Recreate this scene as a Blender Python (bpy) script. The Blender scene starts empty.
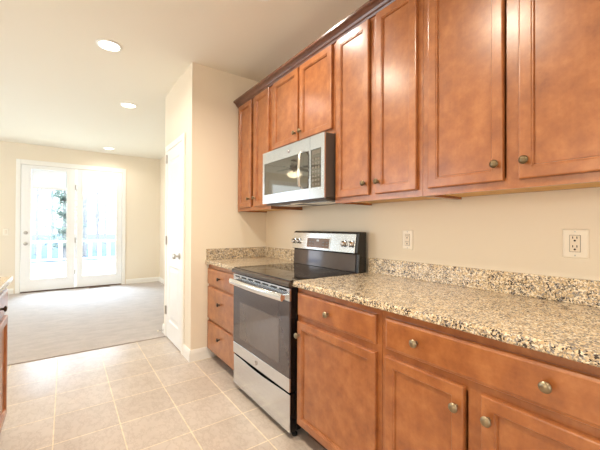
import bpy, bmesh, math, random
from mathutils import Vector, Matrix
random.seed(7)
S = bpy.context.scene
COL = S.collection
PI = math.pi

# ------------------------------------------------------------------ camera
H = 1.2213; D = 1.7029
cd = bpy.data.cameras.new('camera'); cam = bpy.data.objects.new('camera', cd); COL.objects.link(cam)
cd.sensor_fit = 'HORIZONTAL'; cd.sensor_width = 36.0; cd.lens = 325.108 / 600 * 36.0
cd.clip_start = 0.02; cd.clip_end = 300
fw = Vector((0.58495, 0.81104, 0.00671)); rt = Vector((0.81103, -0.58498, 0.00428)); up = rt.cross(fw)
cam.matrix_world = Matrix(((rt.x, up.x, -fw.x, -D), (rt.y, up.y, -fw.y, 0), (rt.z, up.z, -fw.z, H), (0, 0, 0, 1)))
S.camera = cam

# ------------------------------------------------------------------ view, world, daylight
S.view_settings.view_transform = 'Standard'; S.view_settings.look = 'None'
S.view_settings.gamma = 1.0; S.view_settings.use_curve_mapping = False
S.view_settings.exposure = 0.26
S.cycles.use_denoising = True
S.cycles.max_bounces = 10; S.cycles.diffuse_bounces = 6; S.cycles.transparent_max_bounces = 16
S.cycles.sample_clamp_indirect = 8.0
W = bpy.data.worlds.new('sky'); S.world = W; W.use_nodes = True
bgn = W.node_tree.nodes['Background']
bgn.inputs[0].default_value = (0.86, 0.93, 1.0, 1); bgn.inputs[1].default_value = 3.0


def area(name, loc, direction, sx, sy, power, color, portal=False):
    l = bpy.data.lights.new(name, 'AREA'); l.shape = 'RECTANGLE'; l.size = sx; l.size_y = sy
    l.energy = power; l.color = color
    o = bpy.data.objects.new(name, l); COL.objects.link(o); o.location = loc
    o.rotation_euler = Vector(direction).to_track_quat('-Z', 'Y').to_euler()
    if portal: l.cycles.is_portal = True
    return o


YF = 7.72; HC = 2.72; XL = -5.8; YB = -2.6; YS = 2.968; XP = -0.7776; YP = 3.95
area('portal_glass_doors', (-1.55, YF + 0.22, 1.25), (0, -1, 0), 1.7, 2.4, 1, (1, 1, 1), True)
area('portal_living_window', (-4.35, YF + 0.22, 1.5), (0, -1, 0), 1.3, 1.9, 1, (1, 1, 1), True)
sl = bpy.data.lights.new('hazy_sun', 'SUN'); sl.energy = 18; sl.angle = math.radians(50); sl.color = (.52, .74, 1.0)
so = bpy.data.objects.new('hazy_sun', sl); COL.objects.link(so); so.rotation_euler = Vector((.12, -1, -1.05)).to_track_quat('-Z', 'Y').to_euler()
# added fill lamps, out of view, at the left wall and behind the camera
area('fill_left_living', (XL + 0.06, 4.9, 1.45), (1, 0, 0), 2.6, 1.7, 72, (0.82, 0.92, 1.0))
area('fill_left_kitchen', (XL + 0.06, 0.4, 1.45), (1, 0, 0), 2.6, 1.7, 50, (1.0, 0.88, 0.70))
area('fill_rear', (-2.6, YB + 0.06, 1.45), (0, 1, 0), 2.6, 1.7, 26, (0.86, 0.93, 1.0))

# ------------------------------------------------------------------ material helpers
def srgb(r, g, b):
    f = lambda c: (c / 255 / 12.92) if c / 255 <= .04045 else ((c / 255 + .055) / 1.055) ** 2.4
    return (f(r), f(g), f(b), 1)


def new_mat(name):
    m = bpy.data.materials.new(name); m.use_nodes = True
    nt = m.node_tree; return m, nt, nt.nodes['Principled BSDF']


def N(nt, t, **kw):
    n = nt.nodes.new(t)
    for k, v in kw.items(): setattr(n, k, v)
    return n


def coords(nt, scale=(1, 1, 1), loc=(0, 0, 0)):
    tc = N(nt, 'ShaderNodeTexCoord'); mp = N(nt, 'ShaderNodeMapping')
    mp.inputs['Scale'].default_value = scale; mp.inputs['Location'].default_value = loc
    nt.links.new(tc.outputs['Object'], mp.inputs[0]); return mp.outputs[0]


def noise(nt, vec, scale, detail=3, rough=.55):
    n = N(nt, 'ShaderNodeTexNoise'); n.inputs['Scale'].default_value = scale
    n.inputs['Detail'].default_value = detail; n.inputs['Roughness'].default_value = rough
    nt.links.new(vec, n.inputs['Vector']); return n.outputs['Fac']


def ramp(nt, fac, stops, interp='LINEAR'):
    r = N(nt, 'ShaderNodeValToRGB'); cr = r.color_ramp; cr.interpolation = interp
    while len(cr.elements) < len(stops): cr.elements.new(.5)
    for e, (p, c) in zip(cr.elements, stops): e.position = p; e.color = c
    nt.links.new(fac, r.inputs[0]); return r.outputs[0]


def mix(nt, fac, a, b, mode='MIX'):
    m = N(nt, 'ShaderNodeMix', data_type='RGBA', blend_type=mode)
    for sock, v in ((0, fac), (6, a), (7, b)):
        if hasattr(v, 'links'): nt.links.new(v, m.inputs[sock])
        else: m.inputs[sock].default_value = v
    return m.outputs[2]


def bump(nt, b, height, strength, dist=.002):
    n = N(nt, 'ShaderNodeBump'); n.inputs['Strength'].default_value = strength; n.inputs['Distance'].default_value = dist
    nt.links.new(height, n.inputs['Height']); nt.links.new(n.outputs[0], b.inputs['Normal'])


def plain(name, c, rough=.5, metal=0, nscale=30, nvar=.04, spec=.5, coat=0):
    m, nt, b = new_mat(name)
    v = coords(nt); f = noise(nt, v, nscale, 2)
    lo = tuple(x * (1 - nvar) for x in c[:3]) + (1,); hi = tuple(min(1, x * (1 + nvar)) for x in c[:3]) + (1,)
    nt.links.new(ramp(nt, f, [(.3, lo), (.7, hi)]), b.inputs['Base Color'])
    b.inputs['Roughness'].default_value = rough; b.inputs['Metallic'].default_value = metal
    b.inputs['Specular IOR Level'].default_value = spec; b.inputs['Coat Weight'].default_value = coat
    return m


def wood(name, dark, mid, light, horizontal=False, rough=.33):
    m, nt, b = new_mat(name)
    v = coords(nt)
    blot = noise(nt, v, 13, 5, .65)
    base = ramp(nt, blot, [(.28, dark), (.5, mid), (.74, light)])
    gs = (22, 1.4, 26) if horizontal else (22, 26, 1.4)
    g = noise(nt, coords(nt, gs), 3.0, 5, .6)
    gr = ramp(nt, g, [(.35, (.94, .93, .92, 1)), (.65, (1.02, 1.02, 1.02, 1))])
    c = mix(nt, .8, base, gr, 'MULTIPLY')
    sp = noise(nt, coords(nt, (1, 1, 1), (3.1, .7, 5.3)), 60, 2)
    spk = ramp(nt, sp, [(.70, (1, 1, 1, 1)), (.80, (.72, .66, .62, 1))])
    c = mix(nt, .6, c, spk, 'MULTIPLY')
    nt.links.new(c, b.inputs['Base Color'])
    b.inputs['Roughness'].default_value = rough
    b.inputs['Coat Weight'].default_value = .65; b.inputs['Coat IOR'].default_value = 1.55; b.inputs['Coat Roughness'].default_value = .24
    bump(nt, b, g, .04, .001)
    return m


def granite(name):
    m, nt, b = new_mat(name)
    v0 = coords(nt)
    nz = N(nt, 'ShaderNodeTexNoise'); nz.inputs['Scale'].default_value = 60; nt.links.new(v0, nz.inputs['Vector'])
    add = N(nt, 'ShaderNodeVectorMath', operation='MULTIPLY_ADD')
    nt.links.new(nz.outputs['Color'], add.inputs[0]); add.inputs[1].default_value = (.012, .012, .012); nt.links.new(v0, add.inputs[2])
    v = add.outputs[0]
    vo = N(nt, 'ShaderNodeTexVoronoi'); vo.inputs['Scale'].default_value = 180; nt.links.new(v, vo.inputs['Vector'])
    cell = N(nt, 'ShaderNodeSeparateColor'); nt.links.new(vo.outputs['Color'], cell.inputs[0])
    base = ramp(nt, cell.outputs[0], [(0, srgb(198, 174, 139)), (.22, srgb(214, 195, 162)), (.45, srgb(187, 162, 127)), (.62, srgb(226, 214, 192)), (.84, srgb(151, 134, 112))], 'CONSTANT')
    vb = N(nt, 'ShaderNodeTexVoronoi'); vb.inputs['Scale'].default_value = 220; nt.links.new(v, vb.inputs['Vector'])
    cb = N(nt, 'ShaderNodeSeparateColor'); nt.links.new(vb.outputs['Color'], cb.inputs[0])
    clump = noise(nt, v0, 26, 3)
    su = N(nt, 'ShaderNodeMath', operation='MULTIPLY'); nt.links.new(cb.outputs[1], su.inputs[0])
    cl = N(nt, 'ShaderNodeMapRange'); cl.inputs[1].default_value = .34; cl.inputs[2].default_value = .66
    cl.inputs[3].default_value = .6; cl.inputs[4].default_value = 1.35
    nt.links.new(clump, cl.inputs[0]); nt.links.new(cl.outputs[0], su.inputs[1])
    blackm = ramp(nt, su.outputs[0], [(0, (0, 0, 0, 1)), (.80, (1, 1, 1, 1))], 'CONSTANT')
    c = mix(nt, blackm, base, srgb(66, 58, 54))
    greym = ramp(nt, cb.outputs[2], [(0, (0, 0, 0, 1)), (.82, (1, 1, 1, 1))], 'CONSTANT')
    c = mix(nt, greym, c, srgb(140, 134, 130))
    nt.links.new(c, b.inputs['Base Color'])
    b.inputs['Roughness'].default_value = .16
    return m


def tile_floor(name):
    m, nt, b = new_mat(name)
    s = .3326
    v = coords(nt, (1, 1, 1), (1.7513 + s * 20, -3.2824 + s * 40, 0))
    br = N(nt, 'ShaderNodeTexBrick'); br.offset = 0; br.squash = 1
    for k, val in (('Scale', 1), ('Mortar Size', .0034), ('Mortar Smooth', .15), ('Brick Width', s), ('Row Height', s), ('Bias', 0)):
        br.inputs[k].default_value = val
    br.inputs['Color1'].default_value = srgb(195, 183, 173); br.inputs['Color2'].default_value = srgb(187, 174, 163)
    br.inputs['Mortar'].default_value = srgb(228, 214, 190)
    nt.links.new(v, br.inputs['Vector'])
    n1 = noise(nt, v, 7, 6, .65)
    cl = ramp(nt, n1, [(.32, (.88, .86, .84, 1)), (.5, (1, 1, 1, 1)), (.7, (1.09, 1.08, 1.07, 1))])
    n2 = noise(nt, coords(nt, (1, .5, 1)), 16, 6, .7)
    vein = ramp(nt, n2, [(.46, (1, 1, 1, 1)), (.50, (.82, .79, .76, 1)), (.54, (1, 1, 1, 1))])
    c = mix(nt, .8, mix(nt, .7, br.outputs['Color'], cl, 'MULTIPLY'), vein, 'MULTIPLY')
    nt.links.new(c, b.inputs['Base Color'])
    rr = N(nt, 'ShaderNodeMapRange'); rr.inputs[3].default_value = .30; rr.inputs[4].default_value = .8
    nt.links.new(br.outputs['Fac'], rr.inputs[0]); nt.links.new(rr.outputs[0], b.inputs['Roughness'])
    inv = N(nt, 'ShaderNodeMath', operation='SUBTRACT'); inv.inputs[0].default_value = 1; nt.links.new(br.outputs['Fac'], inv.inputs[1])
    ad = N(nt, 'ShaderNodeMath', operation='MULTIPLY_ADD'); ad.inputs[1].default_value = .25
    nt.links.new(n1, ad.inputs[0]); nt.links.new(inv.outputs[0], ad.inputs[2])
    bump(nt, b, ad.outputs[0], .35, .0025)
    return m


def carpet_mat(name):
    m, nt, b = new_mat(name)
    v = coords(nt)
    f = noise(nt, v, 160, 4, .7); f2 = noise(nt, coords(nt, (1, 2.2, 1)), 5, 4, .6)
    c = mix(nt, .75, ramp(nt, f, [(.3, srgb(158, 146, 139)), (.7, srgb(204, 193, 185))]), ramp(nt, f2, [(.35, (.84, .84, .84, 1)), (.6, (1.03, 1.03, 1.03, 1))]), 'MULTIPLY')
    nt.links.new(c, b.inputs['Base Color']); b.inputs['Roughness'].default_value = .95
    b.inputs['Sheen Weight'].default_value = .3; b.inputs['Specular IOR Level'].default_value = .1
    bump(nt, b, f, .8, .006)
    return m


def paint(name, c, rough=.6):
    m, nt, b = new_mat(name)
    v = coords(nt); f = noise(nt, v, 260, 2)
    b.inputs['Base Color'].default_value = c; b.inputs['Roughness'].default_value = rough
    b.inputs['Specular IOR Level'].default_value = .3
    bump(nt, b, f, .06, .001)
    return m


def steel(name, c=(.72, .755, .80, 1), rough=.2, sc=(4, 4, 400)):
    m, nt, b = new_mat(name)
    f = noise(nt, coords(nt, sc), 1.0, 2)
    nt.links.new(ramp(nt, f, [(.3, tuple(x * .94 for x in c[:3]) + (1,)), (.7, c)]), b.inputs['Base Color'])
    b.inputs['Metallic'].default_value = 1; b.inputs['Roughness'].default_value = rough
    bump(nt, b, f, .02, .0005)
    return m


def glass_pane(name, tint=(.97, .99, .99, 1)):
    m = bpy.data.materials.new(name); m.use_nodes = True; nt = m.node_tree; nt.nodes.clear()
    out = N(nt, 'ShaderNodeOutputMaterial'); tr = N(nt, 'ShaderNodeBsdfTransparent'); gl = N(nt, 'ShaderNodeBsdfGlossy')
    tr.inputs[0].default_value = tint; gl.inputs['Roughness'].default_value = .02
    fr = N(nt, 'ShaderNodeFresnel'); fr.inputs[0].default_value = 1.45; mx = N(nt, 'ShaderNodeMixShader')
    ge = N(nt, 'ShaderNodeNewGeometry'); iv = N(nt, 'ShaderNodeMath', operation='SUBTRACT'); iv.inputs[0].default_value = 1
    mu = N(nt, 'ShaderNodeMath', operation='MULTIPLY'); nt.links.new(ge.outputs['Backfacing'], iv.inputs[1])
    nt.links.new(fr.outputs[0], mu.inputs[0]); nt.links.new(iv.outputs[0], mu.inputs[1])   # only the outer skin of the pane reflects
    nt.links.new(mu.outputs[0], mx.inputs[0]); nt.links.new(tr.outputs[0], mx.inputs[1]); nt.links.new(gl.outputs[0], mx.inputs[2])
    nt.links.new(mx.outputs[0], out.inputs[0]); return m


def emit(name, c, s):
    m, nt, b = new_mat(name)
    b.inputs['Base Color'].default_value = (.9, .9, .88, 1)
    b.inputs['Emission Color'].default_value = c; b.inputs['Emission Strength'].default_value = s
    return m


def shade_mat(name):
    m = bpy.data.materials.new(name); m.use_nodes = True; nt = m.node_tree; nt.nodes.clear()
    out = N(nt, 'ShaderNodeOutputMaterial'); d = N(nt, 'ShaderNodeBsdfDiffuse'); t = N(nt, 'ShaderNodeBsdfTranslucent'); mx = N(nt, 'ShaderNodeMixShader')
    w = N(nt, 'ShaderNodeTexWave', bands_direction='Z'); w.inputs['Scale'].default_value = 25; nt.links.new(coords(nt), w.inputs['Vector'])
    c = ramp(nt, w.outputs['Fac'], [(0, (.84, .86, .87, 1)), (1, (.92, .93, .94, 1))])
    nt.links.new(c, d.inputs[0]); nt.links.new(c, t.inputs[0]); mx.inputs[0].default_value = .16
    nt.links.new(d.outputs[0], mx.inputs[1]); nt.links.new(t.outputs[0], mx.inputs[2]); nt.links.new(mx.outputs[0], out.inputs[0]); return m


WD = (srgb(135, 76, 37), srgb(157, 94, 48), srgb(177, 113, 64))
M = dict(
    wood_v=wood('stained_maple_vertical', *WD), wood_h=wood('stained_maple_horizontal', *WD, horizontal=True),
    wood_raw=plain('clear_maple_underside', srgb(206, 160, 88), .5, nscale=12, nvar=.1),
    wood_shaded=wood('stained_maple_crown_shaded', srgb(84, 47, 32), srgb(100, 58, 40), srgb(114, 68, 48), True),  # same stain as the cabinets, darkened to hold the crown's shade
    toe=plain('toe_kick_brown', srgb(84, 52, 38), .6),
    granite=granite('speckled_granite'), tile=tile_floor('ceramic_floor_tile'), carpet=carpet_mat('cut_pile_carpet'),
    wall=paint('cream_wall_paint', srgb(233, 222, 203)), ceil=paint('ceiling_paint', srgb(238, 233, 220), .8),
    trim=plain('white_trim_paint', srgb(240, 238, 232), .35, nvar=.01), door=plain('white_door_paint', srgb(240, 240, 238), .3, nvar=.01),
    steel=steel('brushed_stainless'), steel_b=steel('polished_handle_steel', (.85, .84, .82, 1), .14),
    dark_metal=plain('dark_grey_case_metal', srgb(92, 82, 76), .45, .15), black=plain('black_enamel', srgb(18, 17, 17), .25, spec=.6),
    ovenglass=plain('oven_door_glass', srgb(96, 90, 92), .07, .55, spec=.9),
    blackglass=plain('black_glass', srgb(13, 13, 14), .05, spec=.7), winglass=plain('oven_window_glass', srgb(120, 113, 112), .07, .55, spec=.9),
    mwglass=plain('smoked_mirror_glass', srgb(120, 116, 108), .04, .75), ring=plain('burner_ring_print', srgb(70, 68, 68), .15),
    pewter=plain('antique_pewter', srgb(150, 136, 112), .3, .9), bronze=plain('dark_bronze', srgb(70, 58, 50), .35, .85),
    nickel=steel('satin_nickel', (.55, .53, .50, 1), .3), display=plain('brown_display_glass', srgb(122, 92, 70), .15),
    lcd=plain('display_digits', srgb(214, 222, 226), .3), plastic=plain('white_plastic', srgb(240, 232, 216), .35, nvar=.01), slot=plain('outlet_slot_black', srgb(40, 34, 30), .5),
    socket=plain('almond_plastic', srgb(234, 222, 202), .4, nvar=.01),
    glass=glass_pane('window_glass'), shade=shade_mat('cellular_shade_fabric'),
    lens=emit('recessed_lamp_lens', (1, .93, .80, 1), 7.0), bulbglass=emit('frosted_lamp_glass', (1, .84, .58, 1), 5.0),
    blade=plain('fan_blade_walnut', srgb(78, 66, 52), .4, nscale=8, nvar=.2), vent=plain('register_bronze', srgb(120, 96, 74), .5, .4),
    deck=plain('weathered_deck_board', srgb(226, 214, 190), .8, nscale=6, nvar=.08), railw=plain('white_rail_vinyl', srgb(240, 238, 230), .5),
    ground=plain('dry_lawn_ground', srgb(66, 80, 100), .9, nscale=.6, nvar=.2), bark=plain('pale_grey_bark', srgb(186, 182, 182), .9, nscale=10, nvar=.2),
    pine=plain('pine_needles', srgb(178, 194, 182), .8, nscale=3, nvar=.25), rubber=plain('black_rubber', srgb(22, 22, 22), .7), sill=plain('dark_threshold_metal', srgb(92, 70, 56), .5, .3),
    key=plain('keypad_print', srgb(120, 112, 100), .3, .4),
    lip=plain('dark_steel_lip', srgb(112, 104, 100), .22, .85), aged=plain('aged_bronze_knob', srgb(112, 96, 72), .3, .9),
    emblem=plain('emblem_grey', srgb(140, 124, 118), .35, .6),
)

# ------------------------------------------------------------------ mesh helpers
class MB:
    def __init__(s): s.bm = bmesh.new()
    def box(s, x0, x1, y0, y1, z0, z1):
        x0, x1 = sorted((x0, x1)); y0, y1 = sorted((y0, y1)); z0, z1 = sorted((z0, z1))
        v = [s.bm.verts.new(p) for p in ((x0, y0, z0), (x1, y0, z0), (x1, y1, z0), (x0, y1, z0), (x0, y0, z1), (x1, y0, z1), (x1, y1, z1), (x0, y1, z1))]
        for f in ((3, 2, 1, 0), (4, 5, 6, 7), (0, 1, 5, 4), (1, 2, 6, 5), (2, 3, 7, 6), (3, 0, 4, 7)): s.bm.faces.new([v[i] for i in f])
        return s
    def loft(s, rings, cap0=True, cap1=True):
        R = [[s.bm.verts.new(p) for p in r] for r in rings]
        for a, b in zip(R, R[1:]):
            n = len(a)
            for i in range(n): s.bm.faces.new((a[i], a[(i + 1) % n], b[(i + 1) % n], b[i]))
        if cap0: s.bm.faces.new(R[0][::-1])
        if cap1: s.bm.faces.new(R[-1])
        return s
    def lathe(s, o, axis, prof, n=20):            # prof: (distance along axis, radius)
        o = Vector(o); a = Vector(axis).normalized(); e = a.orthogonal().normalized(); f = a.cross(e)
        s.loft([[o + a * d + (e * math.cos(t * 2 * PI / n) + f * math.sin(t * 2 * PI / n)) * max(r, 1e-4) for t in range(n)] for d, r in prof]); return s
    def tube(s, pts, r, n=8):
        pts = [Vector(p) for p in pts]; rings = []
        rr = r if isinstance(r, (list, tuple)) else [r] * len(pts)
        ref = None
        for i, p in enumerate(pts):
            t = (pts[min(i + 1, len(pts) - 1)] - pts[max(i - 1, 0)]).normalized()
            if ref is None: ref = t.orthogonal().normalized()
            e = (ref - t * ref.dot(t)).normalized(); ref = e; f = t.cross(e)
            rings.append([p + (e * math.cos(k * 2 * PI / n) + f * math.sin(k * 2 * PI / n)) * rr[i] for k in range(n)])
        return s.loft(rings)
    def prism(s, poly, fn, d0, d1):               # poly of 2-D points, fn(a, b, d) -> xyz
        return s.loft([[fn(a, b, d0) for a, b in poly], [fn(a, b, d1) for a, b in poly]])
    def rings(s, fn, u0, u1, v0, v1, prof, back=True):   # nested rectangles: prof of (inset, height)
        return s.loft([[fn(u0 + i, v0 + i, n), fn(u1 - i, v0 + i, n), fn(u1 - i, v1 - i, n), fn(u0 + i, v1 - i, n)] for i, n in prof] , back, True)
    def build(s, name, mat, parent=None, bevel=0, smooth=None):
        bmesh.ops.recalc_face_normals(s.bm, faces=s.bm.faces)
        me = bpy.data.meshes.new(name); s.bm.to_mesh(me); s.bm.free()
        o = bpy.data.objects.new(name, me); COL.objects.link(o); me.materials.append(mat)
        if smooth:
            me.polygons.foreach_set('use_smooth', [True] * len(me.polygons)); me.set_sharp_from_angle(angle=math.radians(smooth))
        if parent is not None:
            L = Vector((0, 0, 0)); q = parent
            while q is not None: L += q.location; q = q.parent
            me.transform(Matrix.Translation(-L)); o.parent = parent
        if bevel:
            b = o.modifiers.new('bevel', 'BEVEL'); b.width = bevel; b.segments = 2; b.limit_method = 'ANGLE'; b.angle_limit = math.radians(40)
        return o


def tag(o, label, cat, group=None):
    o['label'] = label; o['category'] = cat
    if group: o['group'] = group
    return o


def thing(name, label, cat, loc, group=None):
    o = bpy.data.objects.new(name, None); COL.objects.link(o); o.location = loc; o.empty_display_size = .1
    return tag(o, label, cat, group)


def struct(o): o['kind'] = 'structure'; return o


def sroot(name, loc):
    o = bpy.data.objects.new(name, None); COL.objects.link(o); o.location = loc; return struct(o)


def along(axis, face, sign):   # local (u, v, n) frames of a vertical face
    if axis == 'x': return lambda u, v, n: (face + sign * n, u, v)
    return lambda u, v, n: (u, face + sign * n, v)


# ------------------------------------------------------------------ room shell
T = .12
struct(MB().box(XL, 0, YB, 3.80, -.1, 0).build('floor', M['tile']))
struct(MB().box(XL, 0, 3.80, YF, -.1, 0.008).build('floor', M['carpet']))
struct(MB().box(XL - T, T, YB - T, YF + T, HC, HC + .1).build('ceiling', M['ceil']))
struct(MB().box(0, T, YB, YF, -.1, HC).build('wall_right', M['wall']))
struct(MB().box(XP, 0, YS, YP, 0, HC).build('wall_pantry', M['wall']))
wf = MB()
# far wall around the glass doors and the living-room window
dx0, dx1, dz1 = -2.40, -.71, 2.385; wx0, wx1, wz0, wz1 = -5.0, -3.70, .55, 2.45
wf.box(XL, wx0, YF, YF + T, -.1, HC).box(wx0, wx1, YF, YF + T, -.1, wz0).box(wx0, wx1, YF, YF + T, wz1, HC)
wf.box(wx1, dx0, YF, YF + T, -.1, HC).box(dx0, dx1, YF, YF + T, dz1, HC).box(dx1, 0, YF, YF + T, -.1, HC)
wf.box(dx0, dx1, YF, YF + T, -.1, 0)
struct(wf.build('wall_far', M['wall']))
struct(MB().box(XL - T, XL, YB, YF, -.1, HC).build('wall_left', M['wall']))
struct(MB().box(XL, 0, YB - T, YB, -.1, HC).build('wall_back', M['wall']))


def baseboard(name, fn, u0, u1, h=.105):
    prof = [(0, 0), (.014, 0), (.014, h - .03), (.010, h - .012), (.006, h), (0, h)]
    b = MB(); b.prism(prof, lambda a, z, d: fn(d, z, a), u0, u1); return struct(b.build(name, M['trim']))


baseboard('baseboard_stub', along('y', YS, -1), XP, -.56)
baseboard('baseboard_pantry', along('x', XP, -1), YS - .014, 3.165)
baseboard('baseboard_pantry', along('x', XP, -1), 3.855, YP + .014)
baseboard('baseboard_pantry', along('y', YP, 1), XP, -.014)
baseboard('baseboard_far', along('y', YF, -1), -.66, 0)
baseboard('baseboard_far', along('y', YF, -1), XL, -2.45)
baseboard('baseboard_right', along('x', 0, -1), YP + .014, YF - .014)

# living-room window (seen only in the microwave's reflection)
wn = sroot('window_1', ((wx0 + wx1) / 2, YF, wz0))
wfm = MB(); f = along('y', YF + .03, -1)
for a, b, c, d in ((wx0, wx0 + .05, wz0, wz1), (wx1 - .05, wx1, wz0, wz1), (wx0 + .05, wx1 - .05, wz0, wz0 + .05), (wx0 + .05, wx1 - .05, wz1 - .05, wz1), (wx0 + .05, wx1 - .05, 1.52, 1.56)):
    wfm.box(a, b, YF + .01, YF + .07, c, d)
wfm.build('window_frame', M['trim'], wn)
cs = MB()
for a, b, c, d in ((wx0 - .07, wx0, wz0 - .07, wz1 + .07), (wx1, wx1 + .07, wz0 - .07, wz1 + .07), (wx0, wx1, wz0 - .07, wz0), (wx0, wx1, wz1, wz1 + .07)): cs.box(a, b, YF - .018, YF, c, d)
cs.build('window_casing', M['trim'], wn, .003)
MB().box(wx0 + .05, wx1 - .05, YF + .035, YF + .043, wz0 + .05, wz1 - .05).build('window_pane', M['glass'], wn)


# ------------------------------------------------------------------ glass doors
def glass_leaf(name, x0, x1, z0, z1, gx0, gx1, gz0, gz1, hardware, shz):
    r = sroot(name, ((x0 + x1) / 2, YF, z0)); ya, yb = YF - .012, YF + .033
    m = MB(); m.box(x0, gx0, ya, yb, z0, z1).box(gx1, x1, ya, yb, z0, z1).box(gx0, gx1, ya, yb, z0, gz0).box(gx0, gx1, ya, yb, gz1, z1)
    m.build('door_panel', M['door'], r)
    fr = MB(); fn = along('y', ya, -1); w = .028
    for a, b, c, d in ((gx0 - w, gx0, gz0 - w, gz1 + w), (gx1, gx1 + w, gz0 - w, gz1 + w), (gx0, gx1, gz0 - w, gz0), (gx0, gx1, gz1, gz1 + w)):
        fr.box(a, b, ya - .009, ya, c, d)
    fr.build('glazing_frame', M['door'], r, .003)
    MB().box(gx0, gx1, YF + .012, YF + .02, gz0, gz1).build('door_glass', M['glass'], r)
    sh = MB().box(gx0 + .004, gx1 - .004, YF - .002, YF + .008, shz, gz1 - .004).build('roller_shade', M['shade'], r)
    MB().box(gx0 + .003, gx1 - .003, YF - .006, YF + .010, shz - .022, shz).build('bottom_rail', M['door'], sh)
    if hardware:
        k = MB().lathe((x0 + .066, ya, .90), (0, -1, 0), [(0, .032), (.008, .032), (.012, .012), (.035, .012), (.042, .027), (.058, .029), (.066, .02), (.067, .001)]).build('door_knob', M['nickel'], r, smooth=40)
        MB().lathe((x0 + .066, ya, 1.10), (0, -1, 0), [(0, .031), (.012, .029), (.016, .014), (.022, .014), (.022, .001)]).build('deadbolt', M['nickel'], r, smooth=40)
        for z in (.33, .95, 1.98):
            MB().box(x1 - .006, x1 + .016, ya - .008, ya, z - .05, z + .05).build('hinge', M['nickel'], r, .002)
    return r


glass_leaf('door_1', -2.356, -1.553, .03, 2.335, -2.215, -1.69, .25, 2.27, True, 1.93)
glass_leaf('door_2', -1.527, -.752, .03, 2.335, -1.425, -.855, .25, 2.26, False, 1.93)
tr = sroot('trim_1', (-1.55, YF, 0))
c = MB()
for a, b, cc, d in ((-2.43, -2.366, 0, 2.43), (-.742, -.678, 0, 2.43), (-2.366, -.742, 2.345, 2.43)): c.box(a, b, YF - .02, YF, cc, d)
c.build('door_casing', M['trim'], tr, .004)
c = MB()
for a, b, cc, d in ((-2.40, -2.36, 0, 2.385), (-1.549, -1.531, 0, 2.385), (-.748, -.71, 0, 2.385), (-2.36, -1.549, 2.34, 2.385), (-1.531, -.748, 2.34, 2.385)): c.box(a, b, YF, YF + .10, cc, d)
c.build('door_jamb', M['trim'], tr)
MB().box(-2.36, -.748, YF - .03, YF + .10, 0, .026).build('threshold', M['sill'], tr, .004)

# ------------------------------------------------------------------ pantry door in the stub wall
pd = sroot('door_3', (XP, 3.50, 0)); fp = along('x', XP, -1)
y0, y1, zt = 3.225, 3.79, 2.055
b = MB()
st = .10; rails = [(.20, .80), (1.00, zt - .115)]
b.box(XP - .012, XP + .0, y0, y0 + st, .012, zt).box(XP - .012, XP, y1 - st, y1, .012, zt)
b.box(XP - .012, XP, y0 + st, y1 - st, .012, rails[0][0]).box(XP - .012, XP, y0 + st, y1 - st, rails[0][1], rails[1][0]).box(XP - .012, XP, y0 + st, y1 - st, rails[1][1], zt)
b.build('door_frame', M['door'], pd)
for (za, zb) in rails:
    MB().rings(fp, y0 + st, y1 - st, za, zb, [(0, .0008), (0, .012), (.012, .004), (.035, .004), (.060, .010)], True).build('door_panel', M['door'], pd)
MB().lathe((XP - .012, y0 + .07, .93), (-1, 0, 0), [(0, .031), (.007, .031), (.012, .012), (.034, .012), (.042, .026), (.058, .029), (.067, .019), (.068, .001)]).build('door_knob', M['nickel'], pd, smooth=40)
for z in (.30, 1.07, 1.97):
    h = MB(); h.box(XP - .016, XP - .012, y1 - .012, y1 + .014, z - .045, z + .045); h.tube([(XP - .021, y1 + .004, z - .048), (XP - .021, y1 + .004, z + .048)], .007)
    h.build('hinge', M['nickel'], pd)
tr = sroot('trim_2', (XP, 3.5, 0))
c = MB(); w = .06
pro = [(0, 0), (.02, 0), (.02, .012), (.014, .045), (.011, w), (0, w)]
c.box(XP - .018, XP, y0 - .004 - w, y0 - .004, 0, zt + .004).box(XP - .018, XP, y1 + .004, y1 + .004 + w, 0, zt + .004).box(XP - .018, XP, y0 - .004 - w, y1 + .004 + w, zt + .004, zt + .004 + w)
c.build('door_casing', M['trim'], tr, .005)
# spring door stop screwed to the pantry baseboard
ds = thing('door_stop', 'small spring door stop on the white baseboard at the pantry corner', 'door stop', (XP - .014, 3.90, .05))
MB().tube([(XP - .014 - .055 * i / 60, 3.90 + .005 * math.cos(i), .05 + .005 * math.sin(i)) for i in range(61)], .0016, 6).build('spring', M['nickel'], ds)
MB().lathe((XP - .0685, 3.90, .05), (-1, 0, 0), [(0, .007), (.012, .008), (.015, .005), (.015, .001)], 12).build('rubber_tip', M['plastic'], ds, smooth=50)


# ------------------------------------------------------------------ cabinets
DOORP = [(0, 0), (0, .015), (.0025, .019), (.006, .020), (.040, .020), (.043, .0165), (.047, .0165), (.050, .009)]
DRAWP = [(0, 0), (0, .013), (.003, .017), (.009, .018), (.012, .020)]


def knob(fn, u, v, n, parent, mat):
    o = Vector(fn(u, v, n)); a = Vector(fn(u, v, n + 1)) - o
    return MB().lathe(o, a, [(0, .0075), (.003, .0065), (.012, .006), (.016, .009), (.018, .0150), (.022, .0160), (.026, .0135), (.0285, .007), (.029, .0005)], 20).build('knob', mat, parent, smooth=45)


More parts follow.
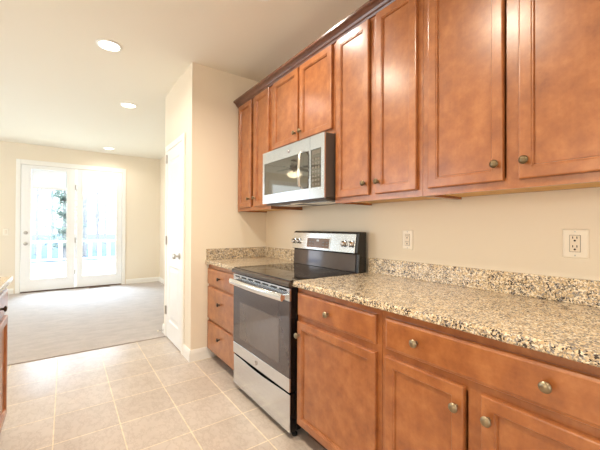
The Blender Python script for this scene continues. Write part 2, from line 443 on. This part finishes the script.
def cab_door(fn, u0, u1, v0, v1, root, kn=None, kmat='pewter'):
    m = MB(); P = DOORP
    m.loft([[fn(u0 + i, v0 + i, n), fn(u1 - i, v0 + i, n), fn(u1 - i, v1 - i, n), fn(u0 + i, v1 - i, n)] for i, n in P + [(.050, 0.0)]], False, False)
    d = m.build('cabinet_door', M['wood_v'], root)
    i = .0505
    MB().rings(fn, u0 + i, u1 - i, v0 + i, v1 - i, [(0, .001), (0, .0088)]).build('door_panel', M['wood_v'], d)
    if kn: knob(fn, kn[0], kn[1], .020, d, M[kmat])
    return d


def drawer(fn, u0, u1, v0, v1, root, kns, kmat='pewter'):
    d = MB().rings(fn, u0, u1, v0, v1, DRAWP).build('drawer', M['wood_h'], root)
    for k in kns: knob(fn, k[0], k[1], .020, d, M[kmat])
    return d


def frame_mesh(fn, u0, u1, v0, v1, rails, stiles, w=.04, depth=.019):
    m = MB()
    def bx(a, b, c, d):
        p, q = fn(a, c, 0), fn(b, d, -depth); m.box(p[0], q[0], p[1], q[1], p[2], q[2])
    bx(u0, u0 + w, v0, v1); bx(u1 - w, u1, v0, v1)
    for s in stiles: bx(s - w / 2, s + w / 2, v0 + w, v1 - w)
    edges = [u0 + w] + sum([[s - w / 2, s + w / 2] for s in stiles], []) + [u1 - w]
    for a, b in zip(edges[::2], edges[1::2]):
        for r in rails:
            bx(a, b, r - w / 2, r + w / 2)
    bx(u0 + w, u1 - w, v0, v0 + w); bx(u0 + w, u1 - w, v1 - w, v1)
    return m


XB, XU = -.611, -.3235        # face-frame planes of base and wall cabinets
fb = along('x', XB, -1); fu = along('x', XU, -1)


def base_cab(y0, y1, label, rails=(.70,), stiles=()):
    r = thing('base_cabinet', label, 'cabinet', (XB / 2, (y0 + y1) / 2, 0), 'kitchen base cabinets')
    MB().box(XB + .019, -.004, y0, y1, .10, .881).build('cabinet_body', M['wood_v'], r)
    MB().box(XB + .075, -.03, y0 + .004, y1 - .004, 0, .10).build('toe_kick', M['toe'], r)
    frame_mesh(fb, y0, y1, .10, .881, rails, stiles).build('face_frame', M['wood_v'], r)
    return r


r = base_cab(2.322, 2.965, 'reddish wood base cabinet with three stacked drawers, between pantry wall and range', (.685, .37))
for za, zb in ((.695, .842), (.378, .672), (.098, .356)):
    drawer(fb, 2.352, 2.955, za, zb, r, [(2.655, (za + zb) / 2 + (.004 if za > .6 else .03))], 'bronze')
r = base_cab(.914, 1.527, 'wood base cabinet with one drawer over one door, right beside the range')
drawer(fb, .938, 1.512, .722, .850, r, [(1.243, .784)])
cab_door(fb, .938, 1.512, .106, .688, r, (1.492, .613))
r = base_cab(.15, .912, 'wide wood base cabinet with a two-knob drawer over two doors', stiles=(.531,))
drawer(fb, .175, .887, .722, .850, r, [(.737, .789), (.326, .792)])
cab_door(fb, .558, .887, .106, .692, r, (.583, .621)); cab_door(fb, .175, .504, .106, .692, r, (.479, .625))


def wall_cab(y0, y1, z0, doors, label, kz, far=False):
    r = thing('wall_cabinet', label, 'cabinet', (XU / 2, (y0 + y1) / 2, z0), 'wood wall cabinets')
    z1 = 2.415
    b = MB(); t = .016; X0, X1 = XU + .019, -.002
    b.box(X0, X1, y0, y0 + t, z0, z1).box(X0, X1, y1 - t, y1, z0, z1)
    b.box(X1 - .012, X1, y0 + t, y1 - t, z0 + .012, z1).box(X0, X1 - .012, y0 + t, y1 - t, z1 - .016, z1)
    b.build('cabinet_body', M['wood_v'], r)
    MB().box(X0 + .0005, X1 - .0125, y0 + t, y1 - t, z0 + .012, z0 + .026).build('cabinet_bottom', M['wood_raw'], r)
    mid = [(doors[0][0] + doors[1][1]) / 2] if len(doors) > 1 else []
    frame_mesh(fu, y0, y1, z0, z1, (), mid, .042).build('face_frame', M['wood_v'], r)
    n = 0
    for (a, b_, kside) in doors:
        cab_door(fu, a, b_, z0 + .031, 2.386, r, ((a + .024) if kside < 0 else (b_ - .024), z0 + .031 + kz), 'aged')
    return r


wall_cab(2.322, 2.962, 1.372, [(2.66, 2.925, -1), (2.345, 2.597, 1)], 'tall narrow two-door wood wall cabinet against the pantry wall, left of the microwave', .075)
wall_cab(1.535, 2.320, 1.818, [(1.925, 2.275, -1), (1.554, 1.903, 1)], 'short two-door wood wall cabinet directly above the microwave', .06)
wall_cab(.914, 1.533, 1.372, [(1.243, 1.512, -1), (.938, 1.194, 1)], 'two-door wood wall cabinet just right of the microwave', .065)
wall_cab(.15, .912, 1.372, [(.556, .878, -1), (.175, .504, 1)], 'wide two-door wood wall cabinet at the right edge, nearest the camera', .066)

# crown moulding along the whole run
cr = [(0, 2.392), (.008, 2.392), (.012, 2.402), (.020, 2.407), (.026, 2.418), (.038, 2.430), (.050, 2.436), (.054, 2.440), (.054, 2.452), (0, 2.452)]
o = MB().prism(cr, lambda a, z, d: (XU - a, d, z), .15, 2.962).build('crown_molding', M['wood_shaded'])
tag(o, 'wood crown molding, shade put into its colour, running along the top of the wall cabinets', 'molding')


# ------------------------------------------------------------------ countertops
def counter(y0, y1, label, far):
    r = thing('countertop', label, 'countertop', (-.32, (y0 + y1) / 2, .882), 'granite countertops')
    prof = [(-.002, .882), (-.644, .882), (-.648, .886), (-.648, .906), (-.645, .912), (-.640, .914), (-.002, .914)]
    MB().prism(prof, lambda a, z, d: (a, d, z), y0, y1).build('slab', M['granite'], r)
    MB().box(-.022, -.002, y0, y1, .9142, 1.016).build('backsplash', M['granite'], r, .002)
    if far: MB().box(-.640, -.0222, y1 - .02, y1, .9142, 1.016).build('side_splash', M['granite'], r, .002)
    return r


counter(.13, 1.531, 'long speckled granite countertop right of the range', False)
counter(2.318, 2.966, 'short speckled granite countertop in the corner left of the range', True)

# ------------------------------------------------------------------ range
Y0, Y1 = 1.541, 2.309; YM = (Y0 + Y1) / 2
r = thing('kitchen_range', 'stainless steel electric range with black glass top between the base cabinets', 'range', (-.33, YM, 0))
XD = -.615
fr = along('x', XD, -1)
MB().box(XD, -.06, Y0, Y1, .045, .872).build('range_body', M['black'], r, .003)
for x in (-.60, -.10):
    for y in (Y0 + .035, Y1 - .035):
        MB().lathe((x, y, 0), (0, 0, 1), [(0, .018), (.012, .018), (.015, .010), (.046, .010)], 12).build('leveling_foot', M['rubber'], r, smooth=40)
# storage drawer with scooped top edge
n = 24
top = [(Y0 + .004 + (Y1 - Y0 - .008) * i / n, .259 - .012 * math.sin(PI * i / n) ** 2) for i in range(n + 1)]
poly = [(Y0 + .004, .042)] + [(Y1 - .004, .042)] + top[::-1]
sd = MB().prism([(a + (.002 if a < YM else -.002), z) for a, z in poly], lambda a, z, d: (d, a, z), XD - .0005, XD - .034).build('storage_drawer', M['black'], r)
MB().prism(poly, lambda a, z, d: (d, a, z), XD - .0345, XD - .042).build('drawer_front', M['steel'], sd, .002)
# oven door
dr = MB().box(XD - .0005, XD - .034, Y0 + .003, Y1 - .003, .274, .868).build('oven_door', M['black'], r)
MB().box(XD - .034, XD - .046, Y0 + .003, Y1 - .003, .356, .793).build('door_glass', M['ovenglass'], dr, .002)
MB().box(XD - .0345, XD - .046, Y0 + .003, Y1 - .003, .274, .354).build('lower_trim', M['steel'], dr, .002)
tm = MB(); ya, yb = Y0 + .003, Y1 - .003
tm.box(XD - .0345, XD - .046, ya, yb, .795, .848)
tm.box(XD - .0345, XD - .046, ya, yb, .860, .868)
ns = 7; xs = [ya + .02 + (yb - ya - .04) * i / ns for i in range(ns + 1)]
tm.box(XD - .0345, XD - .046, ya, ya + .03, .848, .860); tm.box(XD - .0345, XD - .046, yb - .03, yb, .848, .860)
for q in xs[1:-1]: tm.box(XD - .0345, XD - .046, q - .012, q + .012, .848, .860)
tm.build('upper_trim', M['steel'], dr)
MB().rings(along('x', XD - .046, -1), Y0 + .115, Y1 - .115, .405, .672, [(0, .0001), (0, .0008), (.004, .0012)]).build('oven_window', M['winglass'], dr)
hb = MB(); hp = []
for i in range(17):
    t = i / 16; hp.append((XD - .046 - .038 - .012 * math.sin(PI * t), Y0 + .025 + (Y1 - Y0 - .05) * t, .817))
rings = []
for i, p in enumerate(hp):
    rings.append([(p[0] + .010 * math.cos(k * PI / 6), p[1], p[2] + .022 * math.sin(k * PI / 6)) for k in range(12)])
hb.loft(rings)
for y in (Y0 + .04, Y1 - .04): hb.box(XD - .046, XD - .085, y - .012, y + .012, .804, .830)
hd = hb.build('door_handle', M['steel_b'], dr, smooth=50)


def emblem(x, y, z, parent):
    e = MB().lathe((x, y, z), (-1, 0, 0), [(0, .0165), (.0012, .0165), (.0014, .001)], 28).build('emblem', M['emblem'], parent, smooth=40)
    m = MB()
    m.tube([(x - .0018, y + .0145 * math.cos(a * PI / 14), z + .0145 * math.sin(a * PI / 14)) for a in range(29)], .0011, 6)
    def curl(s):   # a script monogram of two looping letters
        pts = []
        for i in range(22):
            t = i / 21; a = PI * (.35 + 1.7 * t); rr = .0062 - .0030 * t
            pts.append((x - .0018, y + s * .0042 + rr * math.cos(a), z + .0075 * math.sin(a) * (1 - .25 * t)))
        return pts
    m.tube(curl(1), .0009, 6); m.tube(curl(-1), .0009, 6)
    m.build('monogram', M['steel'], e)
    return e


emblem(XD - .046, YM + .015, .312, dr)
# glass cooktop with a bright-edged lip
ct = MB()
pf = [(-.11, .874), (-.662, .874), (-.672, .880), (-.674, .896), (-.668, .906), (-.655, .911), (-.11, .911)]
ct.prism(pf, lambda a, z, d: (a, d, z), Y0 - .004, Y1 + .004)
ck = ct.build('cooktop', M['lip'], r)
MB().box(-.655, -.112, Y0 + .004, Y1 - .004, .911, .9155).build('glass_top', M['blackglass'], ck, .001)
for (x, y, rr) in ((-.50, YM - .19, .105), (-.50, YM + .19, .09), (-.25, YM - .19, .075), (-.25, YM + .19, .105)):
    g = MB()
    for q in (rr, rr * .62):
        g.loft([[(x + a * math.cos(k * 2 * PI / 40), y + a * math.sin(k * 2 * PI / 40), z) for k in range(40)] for a, z in ((q, .9156), (q, .9158), (q - .004, .9158), (q - .004, .9156))], False, False)
    g.build('burner_ring', M['ring'], ck)
# backguard
bg = MB().prism([(-.03, .90), (-.105, .90), (-.098, 1.04), (-.118, 1.045), (-.098, 1.182), (-.085, 1.190), (-.03, 1.190)], lambda a, z, d: (a, d, z), Y0, Y1).build('backguard', M['black'], r, .004)
MB().prism([(-.1005, .918), (-.1105, .918), (-.1035, 1.036), (-.099, 1.036)], lambda a, z, d: (a, d, z), Y0 + .03, Y1 - .012).build('lower_panel', M['ovenglass'], bg)
import numpy as np
def slope(z): return -.118 + .020 * (z - 1.045) / .137
P = MB().prism([(slope(1.046), 1.046), (slope(1.046) - .007, 1.046), (slope(1.176) - .007, 1.176), (slope(1.176), 1.176)], lambda a, z, d: (a, d, z), Y0 + .022, Y1 - .002).build('control_panel', M['steel'], bg, .002)
def onpanel(y0, y1, z0, z1, h0, h1): return MB().prism([(slope(z0) - h0, z0), (slope(z0) - h1, z0), (slope(z1) - h1, z1), (slope(z1) - h0, z1)], lambda a, z, d: (a, d, z), y0, y1)
dsp = onpanel(1.815, 2.105, 1.056, 1.144, .007, .010).build('display_frame', M['steel_b'], P, .002)
onpanel(1.825, 2.095, 1.063, 1.137, .010, .0115).build('display', M['display'], P)
o = onpanel(1.945, 1.975, 1.112, 1.126, .0116, .012).build('clock_digits', M['lcd'], P)
for q in (1.85, 1.89, 2.02, 2.055):
    for z in (1.085, 1.105):
        a = slope(z); MB().box(a - .0112, a - .0125, q - .011, q + .011, z - .004, z + .004).build('touch_button', M['key'], P)
for y in (1.598, 1.672, 2.215, 2.275):
    z = 1.108
    k = MB().lathe((slope(z) - .007, y, z), (-1, 0, -.14), [(0, .027), (.004, .027), (.006, .021), (.022, .019), (.026, .016), (.0265, .0005)], 24).build('control_knob', M['steel_b'], P, smooth=40)
    MB().box(slope(z) - .030, slope(z) - .037, y - .003, y + .003, z - .017, z + .015).build('knob_grip', M['steel'], k, .001)

# ------------------------------------------------------------------ microwave
A0, A1 = 1.538, 2.312
r = thing('microwave', 'stainless over-the-range microwave hung under the short cabinet, above the range', 'microwave', (-.2, YM, 1.41))
MB().box(-.400, -.018, A0 + .002, A1 - .002, 1.410, 1.814).build('microwave_body', M['dark_metal'], r, .003)
bt = MB().box(-.385, -.06, A0 + .02, A1 - .02, 1.394, 1.4095)
bt.build('vent_base', M['dark_metal'], r, .003)
for ya, yb in ((A0 + .07, A0 + .34), (A1 - .34, A1 - .07)):
    g = MB().box(-.33, -.16, ya, yb, 1.389, 1.394)
    g.build('grease_filter', M['steel'], r, .001)
MB().box(-.36, -.335, YM - .06, YM + .06, 1.389, 1.394).build('task_lamp_lens', M['plastic'], r)
ff = along('x', -.3722, -1)
SP = 1.684
def frm(y0, y1, z0, z1, gy0, gy1, gz0, gz1, xa=-.4002, xb=-.410):
    return MB().box(xa, xb, y0, gy0, z0, z1).box(xa, xb, gy1, y1, z0, z1).box(xa, xb, gy0, gy1, z0, gz0).box(xa, xb, gy0, gy1, gz1, z1)
dr = frm(SP + .0012, A1, 1.406, 1.812, SP + .012, 2.284, 1.476, 1.724).build('microwave_door', M['steel'], r)
MB().box(-.4003, -.4075, SP + .0122, 2.2838, 1.4762, 1.7238).build('door_window', M['mwglass'], dr)
MB().box(-.4076, -.4078, SP + .075, 2.25, 1.505, 1.695).build('window_screen', M['mwglass'], dr)
h = MB(); hp = [(-.410, 1.752, 1.730), (-.432, 1.752, 1.726), (-.447, 1.752, 1.710), (-.452, 1.753, 1.61), (-.447, 1.754, 1.500), (-.432, 1.754, 1.486), (-.410, 1.754, 1.482)]
h.loft([[(p[0], p[1] - .011, p[2]), (p[0] - .006, p[1] - .007, p[2]), (p[0] - .008, p[1], p[2]), (p[0] - .006, p[1] + .007, p[2]), (p[0], p[1] + .011, p[2]), (p[0] + .005, p[1], p[2])] if 0 < i < len(hp) - 1 else
        [(p[0], p[1] - .011, p[2] - .004), (p[0], p[1] - .007, p[2] + .003), (p[0], p[1], p[2] + .004), (p[0], p[1] + .007, p[2] + .003), (p[0], p[1] + .011, p[2] - .004), (p[0], p[1], p[2] - .006)] for i, p in enumerate(hp)])
h.build('door_handle', M['steel_b'], dr, smooth=60)
emblem(-.410, 1.935, 1.768, dr)
cp = frm(A0, SP - .0012, 1.406, 1.812, 1.570, SP - .008, 1.476, 1.724).build('control_panel', M['steel'], r)
MB().box(-.4003, -.4075, 1.5702, SP - .0082, 1.4762, 1.7238).build('keypad_glass', M['mwglass'], cp)
MB().box(-.4076, -.4080, 1.585, 1.662, 1.690, 1.714).build('clock_display', M['key'], cp)
kb = MB()
for i in range(7):
    for j in range(3):
        y, z = 1.588 + j * .029, 1.49 + i * .027
        kb.box(-.4076, -.4082, y, y + .018, z, z + .014)
kb.build('keypad_buttons', M['key'], cp)

# ------------------------------------------------------------------ outlets and switch
def outlet(y, z, w, label):
    r = thing('wall_outlet', label, 'outlet', (-.002, y, z), 'wall outlets'); fn = along('x', 0, -1)
    MB().rings(fn, y - w / 2, y + w / 2, z - .060, z + .060, [(0, .0002), (0, .003), (.004, .0065), (.008, .0072)]).build('cover_plate', M['plastic'], r)
    MB().rings(fn, y - .018, y + .018, z - .035, z + .035, [(0, .0073), (0, .0080)]).build('receptacle_gap', M['dark_metal'], r)
    k = MB().rings(fn, y - .0165, y + .0165, z - .0335, z + .0335, [(0, .0074), (0, .0092), (.001, .0098)]).build('receptacle', M['socket'], r)
    s = MB()
    for q in (-.018, .018):
        for d in (-.0068, .0068): s.box(-.0100, -.0097, y + d - .0016, y + d + .0016, z + q + .002, z + q + .011)
        s.lathe((-.0097, y, z + q - .006), (-1, 0, 0), [(0, .004), (.0005, .004)], 12)
    s.build('slots', M['slot'], k)
    for q in (-.049, .049): MB().lathe((-.0070, y, z + q), (-1, 0, 0), [(0, .0034), (.0010, .003), (.0012, .0005)], 12).build('screw', M['nickel'], r)


outlet(.422, 1.159, .086, 'larger white wall outlet above the granite at the right side')
outlet(1.229, 1.147, .074, 'smaller white wall outlet above the backsplash near the range')
r = thing('light_switch', 'white light switch plate on the far wall left of the glass doors', 'switch', (-2.56, YF - .002, 1.115))
fn = along('y', YF, -1)
MB().rings(fn, -2.598, -2.522, 1.055, 1.175, [(0, .0002), (0, .003), (.004, .0065)]).build('cover_plate', M['plastic'], r)
MB().rings(fn, -2.577, -2.543, 1.082, 1.148, [(0, .0066), (0, .009), (.002, .011)]).build('rocker', M['socket'], r)

# floor register in the carpet by the doors
r = thing('floor_register', 'brown metal floor register in the carpet before the right glass door', 'vent', (-1.14, 7.60, .008))
g = MB().box(-1.32, -.97, 7.555, 7.565, .008, .014).box(-1.32, -.97, 7.635, 7.645, .008, .014).box(-1.32, -1.31, 7.565, 7.635, .008, .014).box(-.98, -.97, 7.565, 7.635, .008, .014)
g.build('register_frame', M['vent'], r)
g = MB()
for i in range(16): g.box(-1.306 + i * .0205, -1.298 + i * .0205, 7.565, 7.635, .009, .013)
g.build('louvers', M['vent'], r)


# ------------------------------------------------------------------ recessed lights
def can(x, y, label, power=30, col=(1, .91, .78)):
    r = thing('recessed_light', label, 'ceiling light', (x, y, HC), 'recessed ceiling lights'); n = 32
    MB().loft([[(x + a * math.cos(k * 2 * PI / n), y + a * math.sin(k * 2 * PI / n), HC + z) for k in range(n)] for a, z in ((.098, -.0004), (.096, -.006), (.078, -.009), (.074, -.0004))], False, False).build('trim_ring', M['trim'], r, smooth=40)
    MB().lathe((x, y, HC - .0005), (0, 0, -1), [(0, .0735), (.004, .0735), (.0065, .05), (.0075, .001)], n).build('lens', M['lens'], r, smooth=60)
    l = bpy.data.lights.new('lamp', 'AREA'); l.shape = 'DISK'; l.size = .14; l.energy = power * .42; l.color = col; l.spread = math.radians(150)
    o = bpy.data.objects.new('lamp', l); COL.objects.link(o); o.parent = r; o.location = (0, 0, -.010)


can(-1.42, 3.10, 'nearest and largest fully seen recessed ceiling light, over the tile', 11, (1, .94, .86))
can(-1.083, 4.49, 'middle recessed ceiling light, over the carpet beside the pantry wall', 5, (1, .95, .88))
can(-1.04, 7.20, 'smallest recessed ceiling light, far off by the glass doors', 13, (1, .95, .88))
can(-.70, 1.80, 'recessed ceiling light cut off by the top edge, above the microwave', 15, (1, .92, .82))
can(-1.55, 1.00, 'recessed ceiling light above the kitchen aisle', 36, (1, .88, .70))
can(-1.55, 2.10, 'recessed ceiling light above the kitchen aisle', 36, (1, .88, .70))
can(-1.55, -.60, 'recessed ceiling light above the kitchen aisle', 30, (1, .88, .70))

# ------------------------------------------------------------------ ceiling fan (mirrored in the microwave)
fx, fy = -3.25, 5.97
r = thing('ceiling_fan', 'dark bladed ceiling fan with lit glass shades, mirrored in the microwave door', 'ceiling fan', (fx, fy, HC))
MB().lathe((fx, fy, HC - .0005), (0, 0, -1), [(0, .075), (.03, .07), (.045, .018), (.10, .016), (.105, .07), (.12, .10), (.19, .105), (.215, .07), (.24, .05), (.262, .06), (.27, .001)], 28).build('motor', M['bronze'], r, smooth=40)
for k in range(5):
    a = k * 2 * PI / 5 + .3; ca, sa = math.cos(a), math.sin(a)
    loc = lambda u, v, z: (fx + u * ca - v * sa, fy + u * sa + v * ca, HC + z + .18 * v)
    outl = [(.20, -.045), (.30, -.058), (.58, -.068), (.64, -.05), (.66, 0), (.64, .05), (.58, .068), (.30, .058), (.20, .045)]
    b = MB().loft([[loc(u, v, -.165) for u, v in outl], [loc(u, v, -.158) for u, v in outl]]).build('blade', M['blade'], r)
    MB().loft([[loc(.09, -.02, -.176), loc(.27, -.03, -.171), loc(.27, .03, -.171), loc(.09, .02, -.176)], [loc(.09, -.02, -.168), loc(.27, -.03, -.1655), loc(.27, .03, -.1655), loc(.09, .02, -.168)]]).build('blade_bracket', M['bronze'], b)
for k in range(3):
    a = k * 2 * PI / 3; d = Vector((math.cos(a) * .55, math.sin(a) * .55, -.83)).normalized(); o = Vector((fx, fy, HC - .25)) + Vector((math.cos(a), math.sin(a), 0)) * .05
    MB().lathe(o, d, [(0, .02), (.02, .03), (.05, .052), (.10, .06), (.125, .072), (.124, .068), (.10, .055)], 18).build('glass_shade', M['bulbglass'], r, smooth=60)

# ------------------------------------------------------------------ cabinet at the left edge
IX = -1.997
r = thing('base_cabinet', 'dark wood island cabinet with a black-knobbed drawer at the left edge', 'cabinet', (IX - .3, 1.95, 0), 'kitchen base cabinets')
fi = along('x', IX, 1); ya, yb = 1.30, 2.62
MB().box(IX - .019, IX - .60, ya, yb, .10, .881).build('cabinet_body', M['wood_v'], r)
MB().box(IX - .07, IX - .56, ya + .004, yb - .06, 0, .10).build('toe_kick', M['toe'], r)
frame_mesh(fi, ya, yb, .10, .881, (.70,), (1.96,)).build('face_frame', M['wood_v'], r)
for a, b in ((1.99, 2.595), (1.325, 1.93)):
    drawer(fi, a, b, .722, .850, r, [((a + b) / 2, .786)], 'bronze')
    cab_door(fi, a, b, .106, .692, r, (a + .024, .62), 'pewter')
r = thing('countertop', 'light granite countertop on the island cabinet at the left edge', 'countertop', (IX - .3, 1.95, .882), 'granite countertops')
MB().box(IX + .034, IX - .64, ya - .03, yb + .03, .882, .914).build('slab', M['granite'], r, .004)

# ------------------------------------------------------------------ outdoors
struct(MB().box(-40, 40, YF + 8, 90, -.9, -.6).build('ground', M['ground']))
dk = MB()
for i in range(44): dk.box(-7, 5, YF + .14 + i * .146, YF + .14 + i * .146 + .140, -.08, -.04)
struct(dk.build('deck', M['deck']))
r = thing('deck_railing', 'white deck railing with square balusters beyond the glass doors', 'railing', (-1.5, 14.0, -.04))
MB().box(-6, 3, 13.95, 14.07, .66, .72).build('top_rail', M['railw'], r, .005)
MB().box(-6, 3, 13.98, 14.04, .04, .10).build('bottom_rail', M['railw'], r, .005)
for i in range(31):
    x = -5.9 + i * .29
    MB().box(x - .05, x + .05, 13.985, 14.035, .10, .66).build('baluster', M['railw'], r)
for x in (-6.0, -3.05, 0, 3.0): MB().box(x - .06, x + .06, 13.94, 14.08, -.04, .80).build('railing_post', M['railw'], r, .004)


def bare_tree(x, y, h, rad, label, seed):
    rnd = random.Random(seed)
    r = thing('tree', label, 'tree', (x, y, -.6), 'bare trees beyond the deck')
    pts = [(x + rnd.uniform(-.05, .05) * i / 3, y, -.6 + h * i / 8) for i in range(9)]
    MB().tube(pts, [rad * .7 * (1 - .085 * i) for i in range(9)], 8).build('trunk', M['bark'], r)
    m = MB()
    for k in range(26):
        t = rnd.uniform(.18, .95); a = rnd.uniform(0, 2 * PI); L = rnd.uniform(.6, 2.0) * (1.1 - .5 * t)
        p = Vector((x, y, -.6 + h * t)); d = Vector((math.cos(a), .6 * math.sin(a), rnd.uniform(.4, 1.2))).normalized()
        q = p + d * L * .5; e = p + d * L + Vector((0, 0, .15 * L))
        m.tube([p, q, e], [rad * .22, rad * .14, .008], 5)
        for j in range(2):
            d2 = (d + Vector((rnd.uniform(-.8, .8), rnd.uniform(-.5, .5), rnd.uniform(-.1, .7)))).normalized()
            m.tube([q, q + d2 * L * .5], [.018, .006], 4)
    m.build('branches', M['bark'], r)


spots = [(-3.2, 27, .13), (-2.55, 33, .16), (-1.6, 30, .12), (-.75, 24, .15), (-.35, 31, .10), (.2, 28.5, .10), (.55, 33, .16), (1.4, 25, .09), (1.7, 40, .15), (-4.4, 36, .16)]
for i, (x, y, rad) in enumerate(spots):
    bare_tree(x, y, random.uniform(8, 11), rad, 'pale bare tree far behind the deck railing', i + 3)


def evergreen(x, y, h, label, seed):
    rnd = random.Random(seed)
    r = thing('evergreen_tree', label, 'tree', (x, y, -.6))
    MB().tube([(x, y, -.6), (x, y, -.6 + h)], [.12, .02], 8).build('trunk', M['bark'], r)
    m = MB()
    for k in range(4200):
        t = rnd.uniform(.12, 1.0); R = (1.08 - t) * 1.6 * (.6 + .4 * math.sin(t * 40)); a = rnd.uniform(0, 2 * PI); q = R * rnd.uniform(.3, 1)
        c = Vector((x + q * math.cos(a), y + q * math.sin(a), -.6 + h * t - .12 * q))
        u = Vector((math.cos(a), math.sin(a), rnd.uniform(-.5, .2))) * rnd.uniform(.12, .26); v = Vector((-math.sin(a), math.cos(a), rnd.uniform(-.4, .4))) * rnd.uniform(.03, .07)
        vs = [m.bm.verts.new(p) for p in (c - v, c + u * .5 - v * .5, c + u, c + v)]; m.bm.faces.new(vs)
    m.build('foliage', M['pine'], r)


evergreen(-1.75, 22.5, 5.6, 'hazy green evergreen tree seen through the left glass door', 5)
